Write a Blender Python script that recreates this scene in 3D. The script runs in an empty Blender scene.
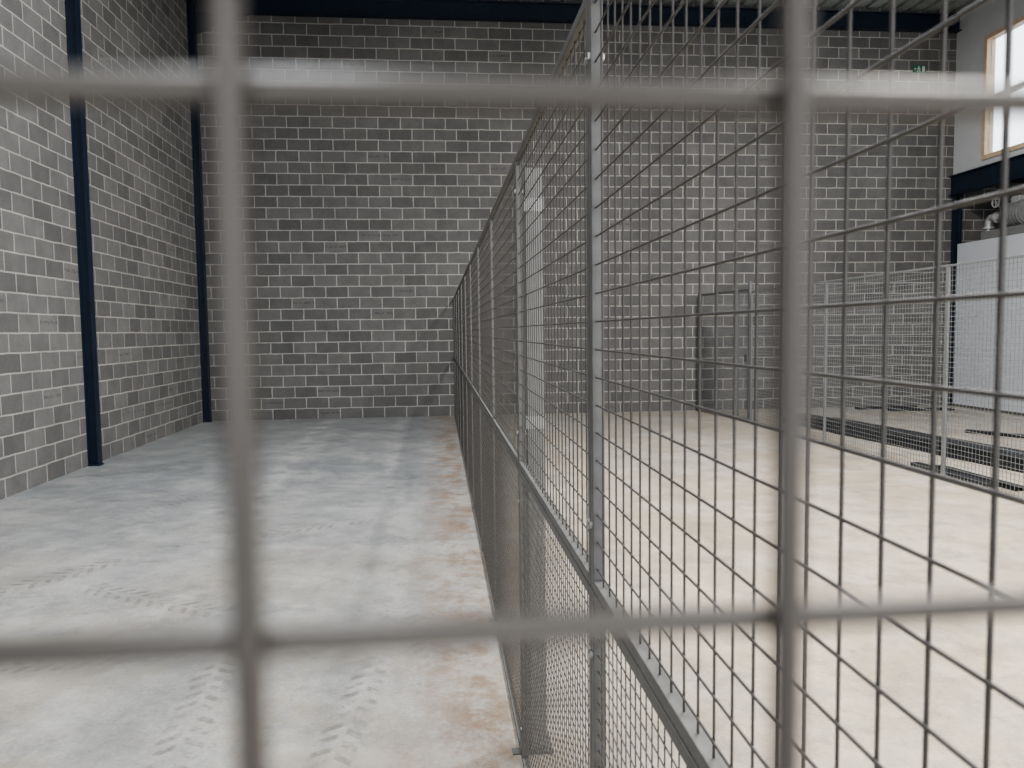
import bpy, math, random
from mathutils import Vector, Matrix, Euler
random.seed(4)
sc=bpy.context.scene
H=1.55; D=14.2; XL=-4.2; XR=9.94; FX=0.283; PT=2.15
# ---------------- geometry helper
class G:
    def __init__(s): s.v=[];s.f=[]
    def box(s,x0,x1,y0,y1,z0,z1):
        b=len(s.v)
        s.v+=[(x0,y0,z0),(x1,y0,z0),(x1,y1,z0),(x0,y1,z0),(x0,y0,z1),(x1,y0,z1),(x1,y1,z1),(x0,y1,z1)]
        s.f+=[tuple(b+i for i in q) for q in [(0,3,2,1),(4,5,6,7),(0,1,5,4),(1,2,6,5),(2,3,7,6),(3,0,4,7)]]
        return s
    def tube(s,p0,p1,r,n=8,r1=None):
        if r1 is None: r1=r
        p0=Vector(p0);p1=Vector(p1);d=(p1-p0).normalized()
        a=d.orthogonal().normalized();c=d.cross(a)
        b=len(s.v)
        for p,rr in((p0,r),(p1,r1)):
            for i in range(n):
                t=2*math.pi*i/n
                s.v.append(tuple(p+a*math.cos(t)*rr+c*math.sin(t)*rr))
        for i in range(n):
            j=(i+1)%n
            s.f.append((b+i,b+j,b+n+j,b+n+i))
        s.f.append(tuple(b+i for i in reversed(range(n))));s.f.append(tuple(b+n+i for i in range(n)))
        return s
    def path(s,pts,r,n=12):
        for a,b in zip(pts,pts[1:]): s.tube(a,b,r,n)
        return s
    def poly(s,pts,y0,y1):
        b=len(s.v);n=len(pts)
        s.v+=[(x,y0,z) for x,z in pts]+[(x,y1,z) for x,z in pts]
        s.f.append(tuple(b+i for i in range(n)));s.f.append(tuple(b+n+i for i in reversed(range(n))))
        for i in range(n):
            j=(i+1)%n
            s.f.append((b+i,b+n+i,b+n+j,b+j))
        return s
    def mesh(s,name,mat,smooth=False):
        m=bpy.data.meshes.new(name);m.from_pydata(s.v,[],s.f);m.update()
        if smooth:
            m.shade_smooth()
            try: m.set_sharp_from_angle(angle=math.radians(50))
            except Exception: pass
        m.materials.append(mat);return m
def obj(name,data,parent=None,loc=(0,0,0),rot=(0,0,0),bevel=0,**kw):
    o=bpy.data.objects.new(name,data);sc.collection.objects.link(o)
    o.location=loc;o.rotation_euler=rot
    if parent: o.parent=parent
    if bevel:
        b=o.modifiers.new("Bevel",'BEVEL');b.width=bevel;b.segments=2;b.limit_method='ANGLE'
    for k,v in kw.items(): o[k]=v
    return o
# ---------------- material helpers
class N:
    def __init__(s,name):
        s.m=bpy.data.materials.new(name);s.m.use_nodes=True;s.t=s.m.node_tree
        s.b=s.t.nodes["Principled BSDF"]
    def n(s,typ,**kw):
        x=s.t.nodes.new(typ)
        for k,v in kw.items(): setattr(x,k,v)
        return x
    def l(s,a,b): s.t.links.new(a,b)
    def setin(s,sock,v):
        if isinstance(v,(int,float)): sock.default_value=v
        elif isinstance(v,tuple): sock.default_value=v if len(v)==len(sock.default_value) else (*v,1)
        else: s.l(v,sock)
    def math(s,op,a,b=0.0,c=0.0,clamp=False):
        x=s.n('ShaderNodeMath',operation=op);x.use_clamp=clamp
        s.setin(x.inputs[0],a);s.setin(x.inputs[1],b);s.setin(x.inputs[2],c);return x.outputs[0]
    def mix(s,f,a,b,mode='MIX'):
        x=s.n('ShaderNodeMix',data_type='RGBA',blend_type=mode)
        s.setin(x.inputs[0],f);s.setin(x.inputs[6],a);s.setin(x.inputs[7],b);return x.outputs[2]
    def noise(s,vec,scale,detail=4,rough=.55):
        x=s.n('ShaderNodeTexNoise');x.inputs['Scale'].default_value=scale;x.inputs['Detail'].default_value=detail
        x.inputs['Roughness'].default_value=rough
        if vec is not None: s.l(vec,x.inputs['Vector'])
        return x.outputs[0]
    def ramp(s,f,a,b,ca=0.0,cb=1.0):
        x=s.n('ShaderNodeMapRange');s.setin(x.inputs[0],f)
        for i,v in enumerate((a,b,ca,cb)): x.inputs[i+1].default_value=v
        return x.outputs[0]
    def bump(s,h,strength,dist=.01):
        x=s.n('ShaderNodeBump');x.inputs['Strength'].default_value=strength;x.inputs['Distance'].default_value=dist
        s.l(h,x.inputs['Height']);s.l(x.outputs[0],s.b.inputs['Normal'])
def simple(name,col,rough=.5,metal=0.,var=.12,scale=20):
    k=N(name);tc=k.n('ShaderNodeTexCoord')
    nz=k.noise(tc.outputs['Object'],scale)
    c=k.mix(k.ramp(nz,.3,.7),tuple(x*(1-var) for x in col),tuple(min(1,x*(1+var)) for x in col))
    k.l(c,k.b.inputs['Base Color']);k.b.inputs['Roughness'].default_value=rough;k.b.inputs['Metallic'].default_value=metal
    return k.m
RH=.2
def blockmat(name,axis,c1,c2,mortar,bstr=.5):
    k=N(name);tc=k.n('ShaderNodeTexCoord');sp=k.n('ShaderNodeSeparateXYZ');k.l(tc.outputs['Object'],sp.inputs[0])
    u=sp.outputs[axis];z=sp.outputs[2]
    cb=k.n('ShaderNodeCombineXYZ')
    k.l(k.math('ADD',u,20.0),cb.inputs[0]);k.l(z,cb.inputs[1])
    wn=k.n('ShaderNodeTexNoise');wn.inputs['Scale'].default_value=4;wn.inputs['Detail'].default_value=3;k.l(tc.outputs['Object'],wn.inputs['Vector'])
    vm=k.n('ShaderNodeVectorMath',operation='SCALE');vm.inputs['Scale'].default_value=.018;k.l(wn.outputs['Color'],vm.inputs[0])
    va=k.n('ShaderNodeVectorMath',operation='ADD');k.l(cb.outputs[0],va.inputs[0]);k.l(vm.outputs[0],va.inputs[1])
    def brick(a,b,m):
        x=k.n('ShaderNodeTexBrick');x.offset=.5;x.squash=1
        x.inputs['Scale'].default_value=1;x.inputs['Brick Width'].default_value=RH*2;x.inputs['Row Height'].default_value=RH
        x.inputs['Mortar Size'].default_value=.0108;x.inputs['Mortar Smooth'].default_value=.45;x.inputs['Bias'].default_value=0
        x.inputs['Color1'].default_value=(*a,1);x.inputs['Color2'].default_value=(*b,1);x.inputs['Mortar'].default_value=(*m,1)
        k.l(va.outputs[0],x.inputs['Vector']);return x
    br=brick(c1,c2,mortar);rn=brick((0,0,0),(1,1,1),(0,0,0))
    big=k.noise(tc.outputs['Object'],.45,3);fine=k.noise(tc.outputs['Object'],70,4,.7);mid=k.noise(tc.outputs['Object'],4,6,.7)
    col=k.mix(1.0,br.outputs['Color'],k.mix(k.ramp(fine,.3,.7),(.74,.74,.74),(1.2,1.2,1.2)),'MULTIPLY')
    col=k.mix(.5,col,k.mix(k.ramp(big,.35,.65),(.80,.80,.80),(1.15,1.15,1.14)),'MULTIPLY')
    col=k.mix(.6,col,k.mix(k.ramp(mid,.3,.7),(.72,.72,.73),(1.24,1.24,1.22)),'MULTIPLY')
    r=k.math('GREATER_THAN',rn.outputs['Color'],.965)
    fr=k.math('FRACT',k.math('DIVIDE',z,RH))
    band=k.math('MULTIPLY',k.math('GREATER_THAN',fr,.42),k.math('LESS_THAN',fr,.6))
    sm=k.math('MULTIPLY',k.math('MULTIPLY',r,band),k.math('GREATER_THAN',k.noise(va.outputs[0],30,2),.5))
    col=k.mix(k.math('MULTIPLY',sm,.4),col,(.03,.03,.033))
    k.l(col,k.b.inputs['Base Color']);k.b.inputs['Roughness'].default_value=.93
    h=k.math('ADD',k.math('MULTIPLY',br.outputs['Fac'],-1.0),k.math('MULTIPLY',fine,.35))
    k.bump(h,bstr,.008);return k.m
M_back=blockmat("blockwork_grey",0,(.098,.096,.097),(.138,.135,.134),(.355,.34,.325))
M_left=blockmat("blockwork_pale",1,(.118,.115,.115),(.175,.171,.168),(.375,.36,.34))
M_navy=simple("navy_steel_paint",(.007,.015,.032),.4,0,.2,6)
M_galv=simple("galvanised_frame",(.13,.128,.124),.5,.3,.15,30)
M_wire=simple("wire_steel",(.080,.075,.071),.45,.35,.12,40)
M_wirefront=simple("wire_steel_front",(.085,.077,.071),.38,.5,.2,14)
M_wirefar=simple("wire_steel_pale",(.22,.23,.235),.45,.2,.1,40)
M_gate=simple("gate_grey_steel",(.15,.155,.16),.45,.3,.1,20)
M_darkst=simple("dark_steel",(.013,.015,.019),.45,.3,.25,12)
M_white=simple("white_panel",(.50,.53,.58),.5,0,.03,2)
M_clad=simple("pale_wall_lining",(.53,.55,.57),.6,0,.04,2)
M_roof=simple("roof_sheet",(.30,.33,.32),.5,0,.06,3)
M_timber=simple("timber_frame",(.58,.45,.32),.55,0,.15,8)
M_silver=simple("silver_duct",(.36,.37,.38),.4,.3,.1,15)
M_motor=simple("motor_grey",(.22,.225,.23),.45,.3,.15,15)
M_post=simple("post_grey",(.24,.24,.233),.5,.2,.1,15)
M_plate=simple("hinge_zinc",(.38,.38,.37),.45,.2,.1,15)
M_bolt=simple("bolt_zinc",(.4,.4,.38),.35,.7,.05)
M_green=simple("sign_green",(.0,.10,.05),.4,0,.02)
M_signw=simple("sign_white",(.5,.52,.5),.4,0,.01)
k=N("window_glass");k.b.inputs['Transmission Weight'].default_value=1;k.b.inputs['Roughness'].default_value=.0;k.b.inputs['IOR'].default_value=1.05
tcx=k.n('ShaderNodeTexCoord');nn=k.noise(tcx.outputs['Object'],1.5);k.l(k.mix(nn,(.95,.98,1),(1,1,1)),k.b.inputs['Base Color']);M_glass=k.m
# floor
k=N("power_floated_concrete");tc=k.n('ShaderNodeTexCoord');P=tc.outputs['Object']
sp=k.n('ShaderNodeSeparateXYZ');k.l(P,sp.inputs[0]);X,Y=sp.outputs[0],sp.outputs[1]
mp=k.n('ShaderNodeMapping');mp.inputs['Rotation'].default_value=(.6,.9,.7);k.l(P,mp.inputs[0]);Q=mp.outputs[0]
big=k.noise(Q,.6,8,.65);mid=k.noise(Q,2.6,10,.78);fine=k.noise(Q,60,4,.6)
col=k.mix(k.ramp(big,.36,.64),(.205,.218,.230),(.285,.295,.302))
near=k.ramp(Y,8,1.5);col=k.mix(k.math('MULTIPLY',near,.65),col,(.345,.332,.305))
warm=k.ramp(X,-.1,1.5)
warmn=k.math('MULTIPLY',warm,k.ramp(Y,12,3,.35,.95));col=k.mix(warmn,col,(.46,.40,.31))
col=k.mix(.95,col,k.mix(k.ramp(mid,.36,.64),(.74,.745,.76),(1.18,1.175,1.16)),'MULTIPLY')
col=k.mix(.5,col,k.mix(k.ramp(fine,.3,.7),(.75,.75,.75),(1.2,1.2,1.2)),'MULTIPLY')
db=k.ramp(k.noise(Q,1.5,10,.82),.51,.60);col=k.mix(k.math('MULTIPLY',db,.3),col,(.46,.45,.42))
dk=k.ramp(k.noise(Q,3.4,10,.85),.53,.61);col=k.mix(k.math('MULTIPLY',dk,.4),col,(.145,.14,.132))
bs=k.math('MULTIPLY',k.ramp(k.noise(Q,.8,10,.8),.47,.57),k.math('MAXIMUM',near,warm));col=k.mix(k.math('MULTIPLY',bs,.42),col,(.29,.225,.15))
for cx,am in ((-1.75,.2),(-.5,.2),(-2.6,.12),(2.0,.1)):
    wob=k.math('MULTIPLY',k.math('SINE',k.math('MULTIPLY',Y,.38)),.2)
    dd=k.math('ABSOLUTE',k.math('SUBTRACT',k.math('SUBTRACT',X,cx),wob))
    m=k.math('MULTIPLY',k.ramp(dd,.15,.06),k.ramp(mid,.44,.54))
    col=k.mix(k.math('MULTIPLY',m,am),col,(.50,.49,.47))
rs=k.math('MULTIPLY',k.ramp(k.math('ABSOLUTE',k.math('SUBTRACT',X,FX-.14)),.45,.0),k.ramp(k.noise(Q,3.5,8,.82),.44,.57))
col=k.mix(k.math('MULTIPLY',rs,.75),col,(.17,.098,.052))
grp=k.math('MULTIPLY',k.ramp(k.noise(Q,12,6,.8),.43,.56),k.ramp(k.noise(Q,2.2,3,.6),.34,.48))
def tread(cx,cy,ang,L,W,per=.09,amt=.55):
    global col
    ca,sa=math.cos(ang),math.sin(ang)
    dx=k.math('SUBTRACT',X,cx);dy=k.math('SUBTRACT',Y,cy)
    u=k.math('ADD',k.math('MULTIPLY',dx,ca),k.math('MULTIPLY',dy,sa))
    v=k.math('ADD',k.math('MULTIPLY',dx,-sa),k.math('MULTIPLY',dy,ca))
    av=k.math('ABSOLUTE',v);au=k.math('ABSOLUTE',u)
    sg=k.math('SIGN',v)
    ph=k.math('ADD',k.math('ADD',u,k.math('MULTIPLY',av,.7)),k.math('MULTIPLY',sg,per/4))
    st=k.math('SINE',k.math('MULTIPLY',ph,2*math.pi/per))
    m=k.math('MULTIPLY',k.ramp(st,-.2,.4),k.math('MULTIPLY',k.ramp(av,W,W*.8),k.ramp(au,L,L*.5)))
    m=k.math('MULTIPLY',m,k.ramp(av,.006,.02))
    m=k.math('MULTIPLY',m,grp)
    col=k.mix(k.math('MULTIPLY',m,amt),col,(.10,.088,.075))
tread(-1.02,3.1,1.65,1.0,.10);tread(-.38,3.1,1.45,.7,.09);tread(-1.9,3.75,.12,.9,.10);tread(-1.4,6.0,.5,1.2,.12,amt=.5)
tread(-2.3,8.0,1.3,1.6,.12,amt=.5);tread(-2.6,5.0,.9,1.2,.12,amt=.55);tread(-1.7,4.6,2.6,.8,.10);tread(-.1,3.9,1.7,.7,.09,amt=.35)
k.l(col,k.b.inputs['Base Color'])
k.l(k.ramp(mid,.3,.7,.34,.56),k.b.inputs['Roughness']);k.b.inputs['Specular IOR Level'].default_value=.5
k.bump(fine,.1,.003);M_floor=k.m
# ---------------- room shell
S=dict(kind="structure");YF=-4.0;ZT=7.5
obj("floor",G().box(XL-.3,11.7,YF,D+.3,-.2,0).mesh("floor",M_floor),**S)
obj("wall_left",G().box(XL-.3,XL,YF,D,0,ZT).mesh("wall_left",M_left),**S)
obj("wall_back",G().box(XL-.3,XR+.2,D,D+.3,0,ZT+.3).box(XR+.2,11.7,D,D+.3,0,4.45).mesh("wall_back",M_back),**S)
obj("wall_front",G().box(XL-.3,-2.5,YF-.2,YF,0,ZT).box(5.5,XR+.2,YF-.2,YF,0,ZT).box(-2.5,5.5,YF-.2,YF,4.6,ZT).mesh("wall_front",M_clad),**S)
g=G();x=XL-.3
while x<XR+.1:
    g.box(x,x+.2,YF,D,ZT,ZT+.1);g.box(x+.2,x+.3,YF,D,ZT+.05,ZT+.1);x+=.3
obj("ceiling",g.mesh("ceiling",M_roof),**S)
WY0,WY1,WZ0,WZ1=10.2,13.4,4.55,6.75
g=G();zb0=4.45;g.box(XR,XR+.2,YF,WY0,zb0,ZT);g.box(XR,XR+.2,WY1,D,zb0,ZT);g.box(XR,XR+.2,WY0,WY1,zb0,WZ0);g.box(XR,XR+.2,WY0,WY1,WZ1,ZT)
obj("wall_right",g.mesh("wall_right",M_clad),**S)
obj("wall_recess",G().box(11.5,11.7,YF,D,0,4.44).mesh("wall_recess",M_gate),**S)
g=G();f=.08
g.box(XR-.03,XR+.12,WY0,WY1,WZ0,WZ0+f);g.box(XR-.03,XR+.12,WY0,WY1,WZ1-f,WZ1)
for yy in (WY0,WY0+1.03,WY0+2.08,WY1-f): g.box(XR-.03,XR+.12,yy,yy+f,WZ0+f,WZ1-f)
w=obj("window_1",g.mesh("window_1",M_timber),**S)
obj("glass_pane",G().box(XR+.05,XR+.06,WY0+f,WY1-f,WZ0+f,WZ1-f).mesh("glass_pane",M_glass),parent=w)
# ---------------- steelwork
def hsec(g,cx,cy,z0,z1,fw=.11,dp=.13):
    g.box(cx-dp/2,cx-dp/2+.012,cy-fw/2,cy+fw/2,z0,z1);g.box(cx+dp/2-.012,cx+dp/2,cy-fw/2,cy+fw/2,z0,z1)
    g.box(cx-dp/2+.012,cx+dp/2-.012,cy-.005,cy+.005,z0,z1)
for cy,lab in((9.6,"navy painted steel column standing against the pale blockwork wall"),(D-.08,"navy painted steel column in the corner of the blockwork walls")):
    g=G();hsec(g,0,0,.015,ZT-.02,dp=.12);e=obj("steel_column",None,loc=(XL+.062,cy,0),label=lab,category="column",group="navy steel columns")
    obj("shaft",g.mesh("shaft",M_navy),parent=e)
    obj("base_plate",G().box(-.061,.075,-.065,.065,0,.015).mesh("base_plate",M_navy),parent=e)
L=XR-XL-.15
g=G();g.box(0,L,-.15,0,0,.014);g.box(0,L,-.15,0,.286,.3);g.box(0,L,-.08,-.07,.014,.286)
e=obj("steel_beam",None,loc=(XL+.14,D-.01,7.1),label="long navy steel beam along the top of the blockwork end wall",category="beam")
obj("beam_section",g.mesh("beam_section",M_navy),parent=e)
obj("haunch",G().poly([(0,0),(.95,0),(0,-.36)],-.11,-.05).mesh("haunch",M_navy),parent=e)
for yy in (12.6,10.9,9.2,7.5,5.8,4.1):
    g=G();g.box(0,XR-XL,-.03,.03,0,.01);g.box(0,XR-XL,-.03,-.02,.01,.11);g.box(0,XR-XL,-.03,.03,.11,.12)
    obj("roof_purlin",g.mesh("roof_purlin",M_navy),loc=(XL,yy,ZT-.12),label="navy steel purlin under the roof sheets",category="roof beam",group="roof purlins")
# ---------------- mesh fences
FR=.022;WR=.0014
def frame_mesh(W,Hh,mat,fr=None):
    g=G();t=FR/2;q=fr or FR
    g.box(-W/2,-W/2+q,-t,t,0,Hh);g.box(W/2-q,W/2,-t,t,0,Hh)
    g.box(-W/2+q,W/2-q,-t,t,0,FR*.9);g.box(-W/2+q,W/2-q,-t,t,Hh-FR*.9,Hh)
    return g.mesh("panel",mat)
def wire_mesh(W,Hh,px,pz,mat,x0=None,z0=None,r=WR,n=8,side=1):
    g=G();a=W/2-FR*.4
    x=(-a+px*.6) if x0 is None else x0
    while x>-a+.004: x-=px
    x+=px
    while x<a: g.tube((x,0,FR*.4),(x,0,Hh-FR*.4),r,n);x+=px
    z=(pz*.8) if z0 is None else z0
    while z>FR*.4: z-=pz
    z+=pz
    while z<Hh-FR*.4: g.tube((-a,side*2*r*.9,z),(a,side*2*r*.9,z),r,n);z+=pz
    return g.mesh("wire_mesh",mat,True)
M_b=G().tube((0,-FR/2-.004,0),(0,FR/2+.004,0),.007,6).mesh("bolt",M_bolt)
M_f=G().box(-.02,.02,-.05,.04,0,.005).box(-.02,.02,-.018,-.0125,.005,.06).tube((0,-.038,.005),(0,-.038,.02),.007,6).mesh("floor_bracket",M_galv)
def panel(fence,fm,wm,W,Hh,loc,rz,foot=False,bolts=True):
    p=obj("panel",fm,parent=fence,loc=loc,rot=(0,0,rz),bevel=.0015)
    obj("wire_mesh",wm,parent=p)
    if bolts:
        for s in(-1,1):
            for z in(.12,Hh-.12): obj("bolt",M_b,parent=p,loc=(s*(W/2-FR/2),0,z))
    if foot: obj("floor_bracket",M_f,parent=p,loc=(-W/2+.05,0,0))
HB=PT/2-.003;BW=1.30;PW=BW-.003
fm=frame_mesh(PW,HB,M_galv);fm2=frame_mesh(PW,HB,M_galv,.009)
wu=wire_mesh(PW,HB,.05,.05,M_wire,r=.0016);wl_=wire_mesh(PW,HB,.03,.03,M_wire,r=.0012,n=6)
YP=0.0687
F1=obj("mesh_fence",None,loc=(FX,0,0),label="tall grey steel mesh fence running to the end wall",category="fence")
y=.075;i=0
while y+BW<D+.05:
    yc=y+BW/2;b=i<2;ff=fm if i<2 else fm2
    panel(F1,ff,wl_,PW,HB,(0,yc,0),math.pi/2,foot=i<4,bolts=b)
    panel(F1,ff,wu,PW,HB,(0,yc,HB+.003),math.pi/2,bolts=b)
    y+=BW;i+=1
wl=D-.01-y
if wl>.08:
    a=frame_mesh(wl-.004,HB,M_galv,.009);b=wire_mesh(wl-.004,HB,.05,.05,M_wire)
    for z in(0,HB+.003): panel(F1,a,b,wl,HB,(0,y+wl/2,z),math.pi/2,bolts=False)
e=obj("post",G().box(-.03,.03,-.04,.04,.01,2.12).mesh("post",M_post),parent=F1,loc=(.058,2.76,0),bevel=.002,label="pale grey square post")
obj("base_plate",G().box(-.03,.05,-.06,.06,0,.01).mesh("base_plate",M_galv),parent=e)
for z in (1.97,1.2): obj("hinge_plate",G().box(-.034,.034,-.045,.045,z,z+.045).mesh("hinge_plate",M_plate),parent=e)
F2=obj("mesh_fence",None,loc=(0,YP,0),label="grey steel mesh fence panels the view looks through",category="fence")
FW=1.2;fc=FX-.06-FW/2;zb=HB+.005
panel(F2,frame_mesh(FW,HB,M_galv),wire_mesh(FW,HB,.05,.05,M_wirefront,x0=-.0174-fc,z0=H+.0216-zb,n=16,r=.0015),FW,HB,(fc,0,zb),0)
panel(F2,frame_mesh(FW,HB,M_galv),wire_mesh(FW,HB,.05,.05,M_wirefront,r=.0015),FW,HB,(fc,0,0),0,foot=True)
X2=5.02
F3=obj("mesh_fence",None,loc=(X2,0,0),label="pale grey mesh fence beside dark steel lengths on the floor",category="fence")
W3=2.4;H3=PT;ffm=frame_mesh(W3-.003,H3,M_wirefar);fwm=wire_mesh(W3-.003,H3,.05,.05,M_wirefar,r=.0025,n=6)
for i in range(3):
    panel(F3,ffm,fwm,W3,H3,(0,12.0-W3/2-i*W3,0),math.pi/2,bolts=False)
ax,ay,bx,by=4.86,14.05,5.04,12.08
gw=math.hypot(bx-ax,by-ay)
e=obj("mesh_gate",None,loc=((ax+bx)/2,(ay+by)/2,0),rot=(0,0,math.atan2(by-ay,bx-ax)),label="grey steel mesh gate standing ajar by the blockwork wall",category="gate")
g=G();t=.025
g.box(-gw/2,-gw/2+.05,-t,t,.03,2.2);g.box(gw/2-.05,gw/2,-t,t,.0,2.3);g.box(gw/2-.5,gw/2-.44,-t,t,.03,2.2)
g.box(-gw/2+.05,gw/2-.5,-t*.5,t*.5,.03,.07);g.box(-gw/2+.05,gw/2-.5,-t*.5,t*.5,2.15,2.19)
g.box(gw/2-.44,gw/2-.05,-t*.5,t*.5,.03,.07);g.box(gw/2-.44,gw/2-.05,-t*.5,t*.5,2.15,2.19)
obj("frame",g.mesh("frame",M_gate),parent=e,bevel=.003)
g=G();x=-gw/2+.06
while x<gw/2-.05: g.tube((x,0,.05),(x,0,2.17),.0024,6);x+=.06 if x<gw/2-.5 else .028
z=.1
while z<2.15: g.tube((-gw/2+.05,.004,z),(gw/2-.05,.004,z),.0028,6);z+=.05
obj("wire_mesh",g.mesh("wire_mesh",M_gate),parent=e)
obj("latch",G().box(gw/2-.12,gw/2-.03,-.045,-.025,1.0,1.12).mesh("latch",M_galv),parent=e)
# ---------------- right side: pod, deck, plant
e=obj("washroom_enclosure",None,loc=(XR-.05,0,0),label="white panelled enclosure against the side wall",category="enclosure")
g=G();yy=13.95
while yy>4: g.box(0,.05,yy-1.19,yy,.05,3.05);yy-=1.2
obj("cladding",g.mesh("cladding",M_white),parent=e,bevel=.004)
obj("roof_slab",G().box(.0,1.55,4,13.95,3.05,3.1).mesh("roof_slab",M_white),parent=e)
obj("plinth",G().box(.01,.05,4,13.95,0,.05).mesh("plinth",M_galv),parent=e)
e=obj("mezzanine_deck",None,loc=(XR-.1,0,0),label="navy steel mezzanine edge above the white enclosure",category="platform")
g=G();g.box(0,.12,4,D-.02,4.04,4.06);g.box(0,.12,4,D-.02,4.4,4.42);g.box(.05,.06,4,D-.02,4.06,4.4)
obj("edge_beam",g.mesh("edge_beam",M_navy),parent=e)
obj("deck_slab",G().box(.12,1.6,4,D-.02,4.3,4.4).mesh("deck_slab",M_darkst),parent=e)
g=G();hsec(g,.12,D-.12,0,4.04);obj("column",g.mesh("column",M_navy),parent=e)
e=obj("ventilation_unit",None,loc=(XR+.18,12.95,3.1),label="silver pump and pipework on top of the white enclosure",category="ventilation unit")
obj("casing",G().box(-.2,.3,-.75,.42,.0,.16).mesh("casing",M_motor),parent=e,bevel=.02)
g=G().tube((-.05,-.55,.38),(-.05,-.1,.38),.2,20).tube((-.05,-.1,.38),(-.05,.02,.38),.14,20,.08)
for q in range(6): g.tube((-.05,-.52+.07*q,.38),(-.05,-.5+.07*q,.38),.225,20)
obj("motor",g.mesh("motor",M_motor,True),parent=e)
obj("terminal_box",G().box(-.15,.05,-.45,-.25,.56,.68).mesh("terminal_box",M_silver),parent=e,bevel=.01)
obj("pipe",G().path([(-.1,.0,.38),(-.1,.18,.38),(-.1,.27,.4),(-.1,.33,.36),(-.1,.35,.28),(-.1,.35,.16)],.06,14).tube((-.1,.12,.38),(-.1,.15,.38),.1,16).tube((-.1,.35,.2),(-.1,.35,.23),.1,16).mesh("pipe",M_silver,True),parent=e)
obj("pipe",G().path([(.1,-.3,.5),(.1,-.35,.68),(.1,-.42,.76),(.1,-.9,.78),(.1,-1.6,.78)],.05,14).mesh("pipe",M_silver,True),parent=e)
obj("pipe",G().path([(.2,.38,.16),(.2,.38,.62),(.2,.3,.7),(.2,.0,.72),(.2,-1.6,.72)],.03,12).mesh("pipe",M_motor,True),parent=e)
obj("tank",G().tube((.12,.12,.16),(.12,.12,.5),.11,20).tube((.12,.12,.5),(.12,.12,.56),.11,20,.04).mesh("tank",M_silver,True),parent=e)
g=G();n=18
for i in range(n):
    a0,a1=2*math.pi*i/n,2*math.pi*(i+1)/n
    g.tube((-.26,-.03+.09*math.cos(a0),.62+.09*math.sin(a0)),(-.26,-.03+.09*math.cos(a1),.62+.09*math.sin(a1)),.012,6)
g.tube((-.26,-.12,.62),(-.26,.06,.62),.008,6).tube((-.26,-.03,.53),(-.26,-.03,.71),.008,6).tube((-.26,-.03,.62),(-.08,.0,.46),.012,6)
obj("valve_wheel",g.mesh("valve_wheel",M_silver,True),parent=e)
e=obj("exit_sign",None,loc=(9.2,D-.012,6.42),label="small green emergency exit sign with running figure",category="sign");e.scale=(.85,1,.85)
obj("board",G().box(-.15,.15,-.012,0.01,-.08,.08).mesh("board",M_green),parent=e)
g=G()
g.tube((-.03,-.016,.052),(-.03,-.012,.052),.014,14)
g.poly([(-.05,.035),(-.015,.035),(-.02,-.01),(-.045,-.01)],-.016,-.012)
g.poly([(-.045,-.005),(-.03,-.01),(-.06,-.07),(-.08,-.065)],-.016,-.012)
g.poly([(-.035,-.01),(-.02,-.005),(.005,-.035),(-.005,-.07),(-.02,-.068),(-.01,-.04)],-.016,-.012)
g.poly([(-.018,.03),(.015,.01),(.01,0),(-.02,.015)],-.016,-.012)
g.poly([(-.05,.03),(-.085,.005),(-.08,-.005),(-.045,.015)],-.016,-.012)
g.poly([(-.14,0),(-.11,.03),(-.11,-.03)],-.016,-.012)
g.box(.05,.11,-.016,-.012,-.06,.06)
obj("pictogram",g.mesh("pictogram",M_signw),parent=e)
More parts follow.
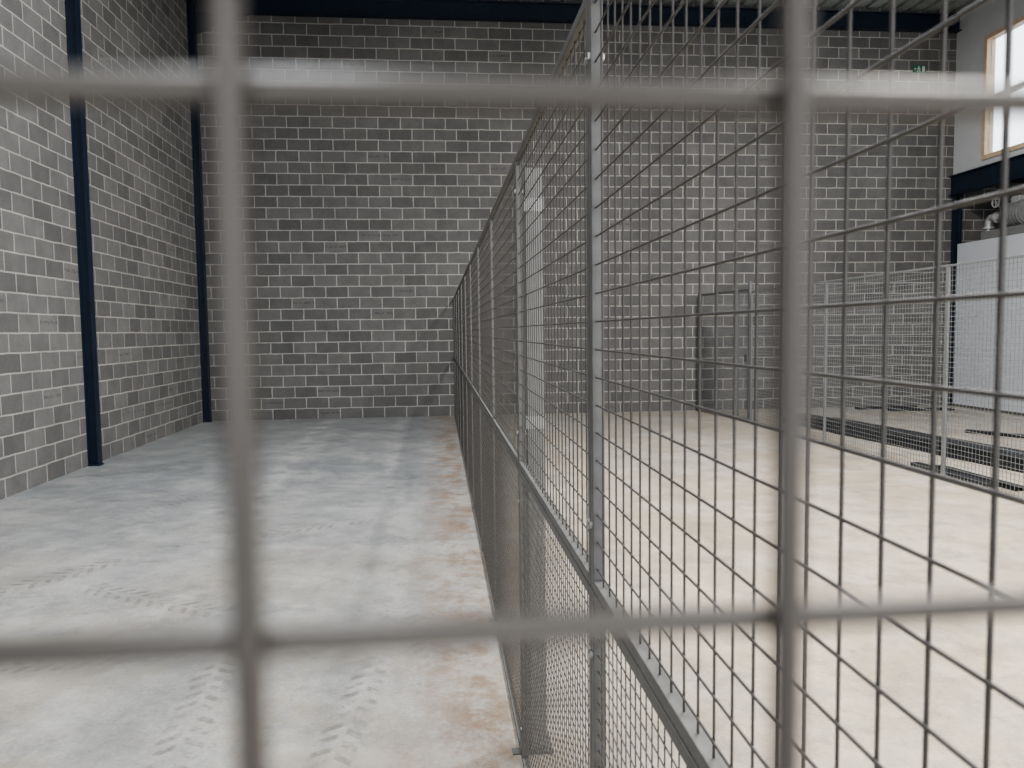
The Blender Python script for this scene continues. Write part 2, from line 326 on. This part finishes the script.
# ---------------- steel lengths on the floor
def channel(L,w=.095,h=.075):
    g=G();g.box(-L/2,L/2,-w/2,w/2,h-.006,h);g.box(-L/2,L/2,-w/2,-w/2+.006,.0,h-.006);g.box(-L/2,L/2,w/2-.006,w/2,.0,h-.006);return g.mesh("steel_channel",M_darkst)
ch=channel(5.8);cs=channel(1.2,.1,.045)
for i,(x,y,z,a) in enumerate([(5.93,9.15,0,-84),(6.035,9.2,0,-84),(6.14,9.15,0,-84),(6.245,9.25,0,-84),(5.98,9.1,.076,-84),(6.09,9.2,.076,-84),(6.195,9.15,.076,-84),(6.60,9.2,0,-84),(6.71,9.1,0,-84)]):
    obj("steel_channel",ch,loc=(x,y,z),rot=(0,0,math.radians(a)),label="long dark steel channel lying on the concrete floor",category="steel profile",group="long steel channels")
for i,(x,y,a) in enumerate([(5.24,7.4,-90),(5.38,7.2,-90),(8.4,13.75,2),(8.8,13.3,-4),(7.9,9.9,-60),(8.7,9.6,-60)]):
    obj("steel_offcut",cs,loc=(x,y,0),rot=(0,0,math.radians(a)),label="short dark steel offcut lying on the floor",category="steel profile",group="short steel offcuts")
# ---------------- camera
cam=bpy.data.cameras.new("camera");co=bpy.data.objects.new("camera",cam);sc.collection.objects.link(co)
cam.sensor_width=36;cam.lens=769/1024*36;cam.clip_start=.005;cam.clip_end=100
R=Matrix.Rotation(-math.radians(5.4),4,'Z')@Matrix.Rotation(math.pi/2-math.radians(3.94),4,'X')@Matrix.Rotation(math.radians(-.7),4,'Z')
co.matrix_world=Matrix.Translation((0,0,H))@R
cam.dof.use_dof=True;cam.dof.focus_distance=3;cam.dof.aperture_fstop=10
sc.camera=co
# ---------------- light
def area(name,loc,rot,sx,sy,p,c):
    l=bpy.data.lights.new(name,'AREA');l.shape='RECTANGLE';l.size=sx;l.size_y=sy;l.energy=p;l.color=c
    o=bpy.data.objects.new(name,l);sc.collection.objects.link(o);o.location=loc;o.rotation_euler=rot;return o
area("rooflight_left",(-1.2,3.8,7.2),(0,0,0),1.2,9,540,(.93,.96,1))
area("rooflight_right",(4.2,4.6,7.2),(0,0,0),1.4,10,1120,(1,.975,.94))
area("added_shadow_light",(4.6,5.0,7.1),(0,0,0),.5,.5,420,(1,.95,.88))  # added small source so the fence posts cast distinct shadows
area("doorway_daylight",(1.5,-3.7,2.4),(math.radians(90),0,0),7.5,4.2,90,(1,.985,.96))
w=bpy.data.worlds.new("world");sc.world=w;w.use_nodes=True
bg=w.node_tree.nodes["Background"];bg.inputs[0].default_value=(.9,.95,1,1);bg.inputs[1].default_value=3.0
try: sc.view_settings.look='AgX - Medium High Contrast'
except Exception: pass
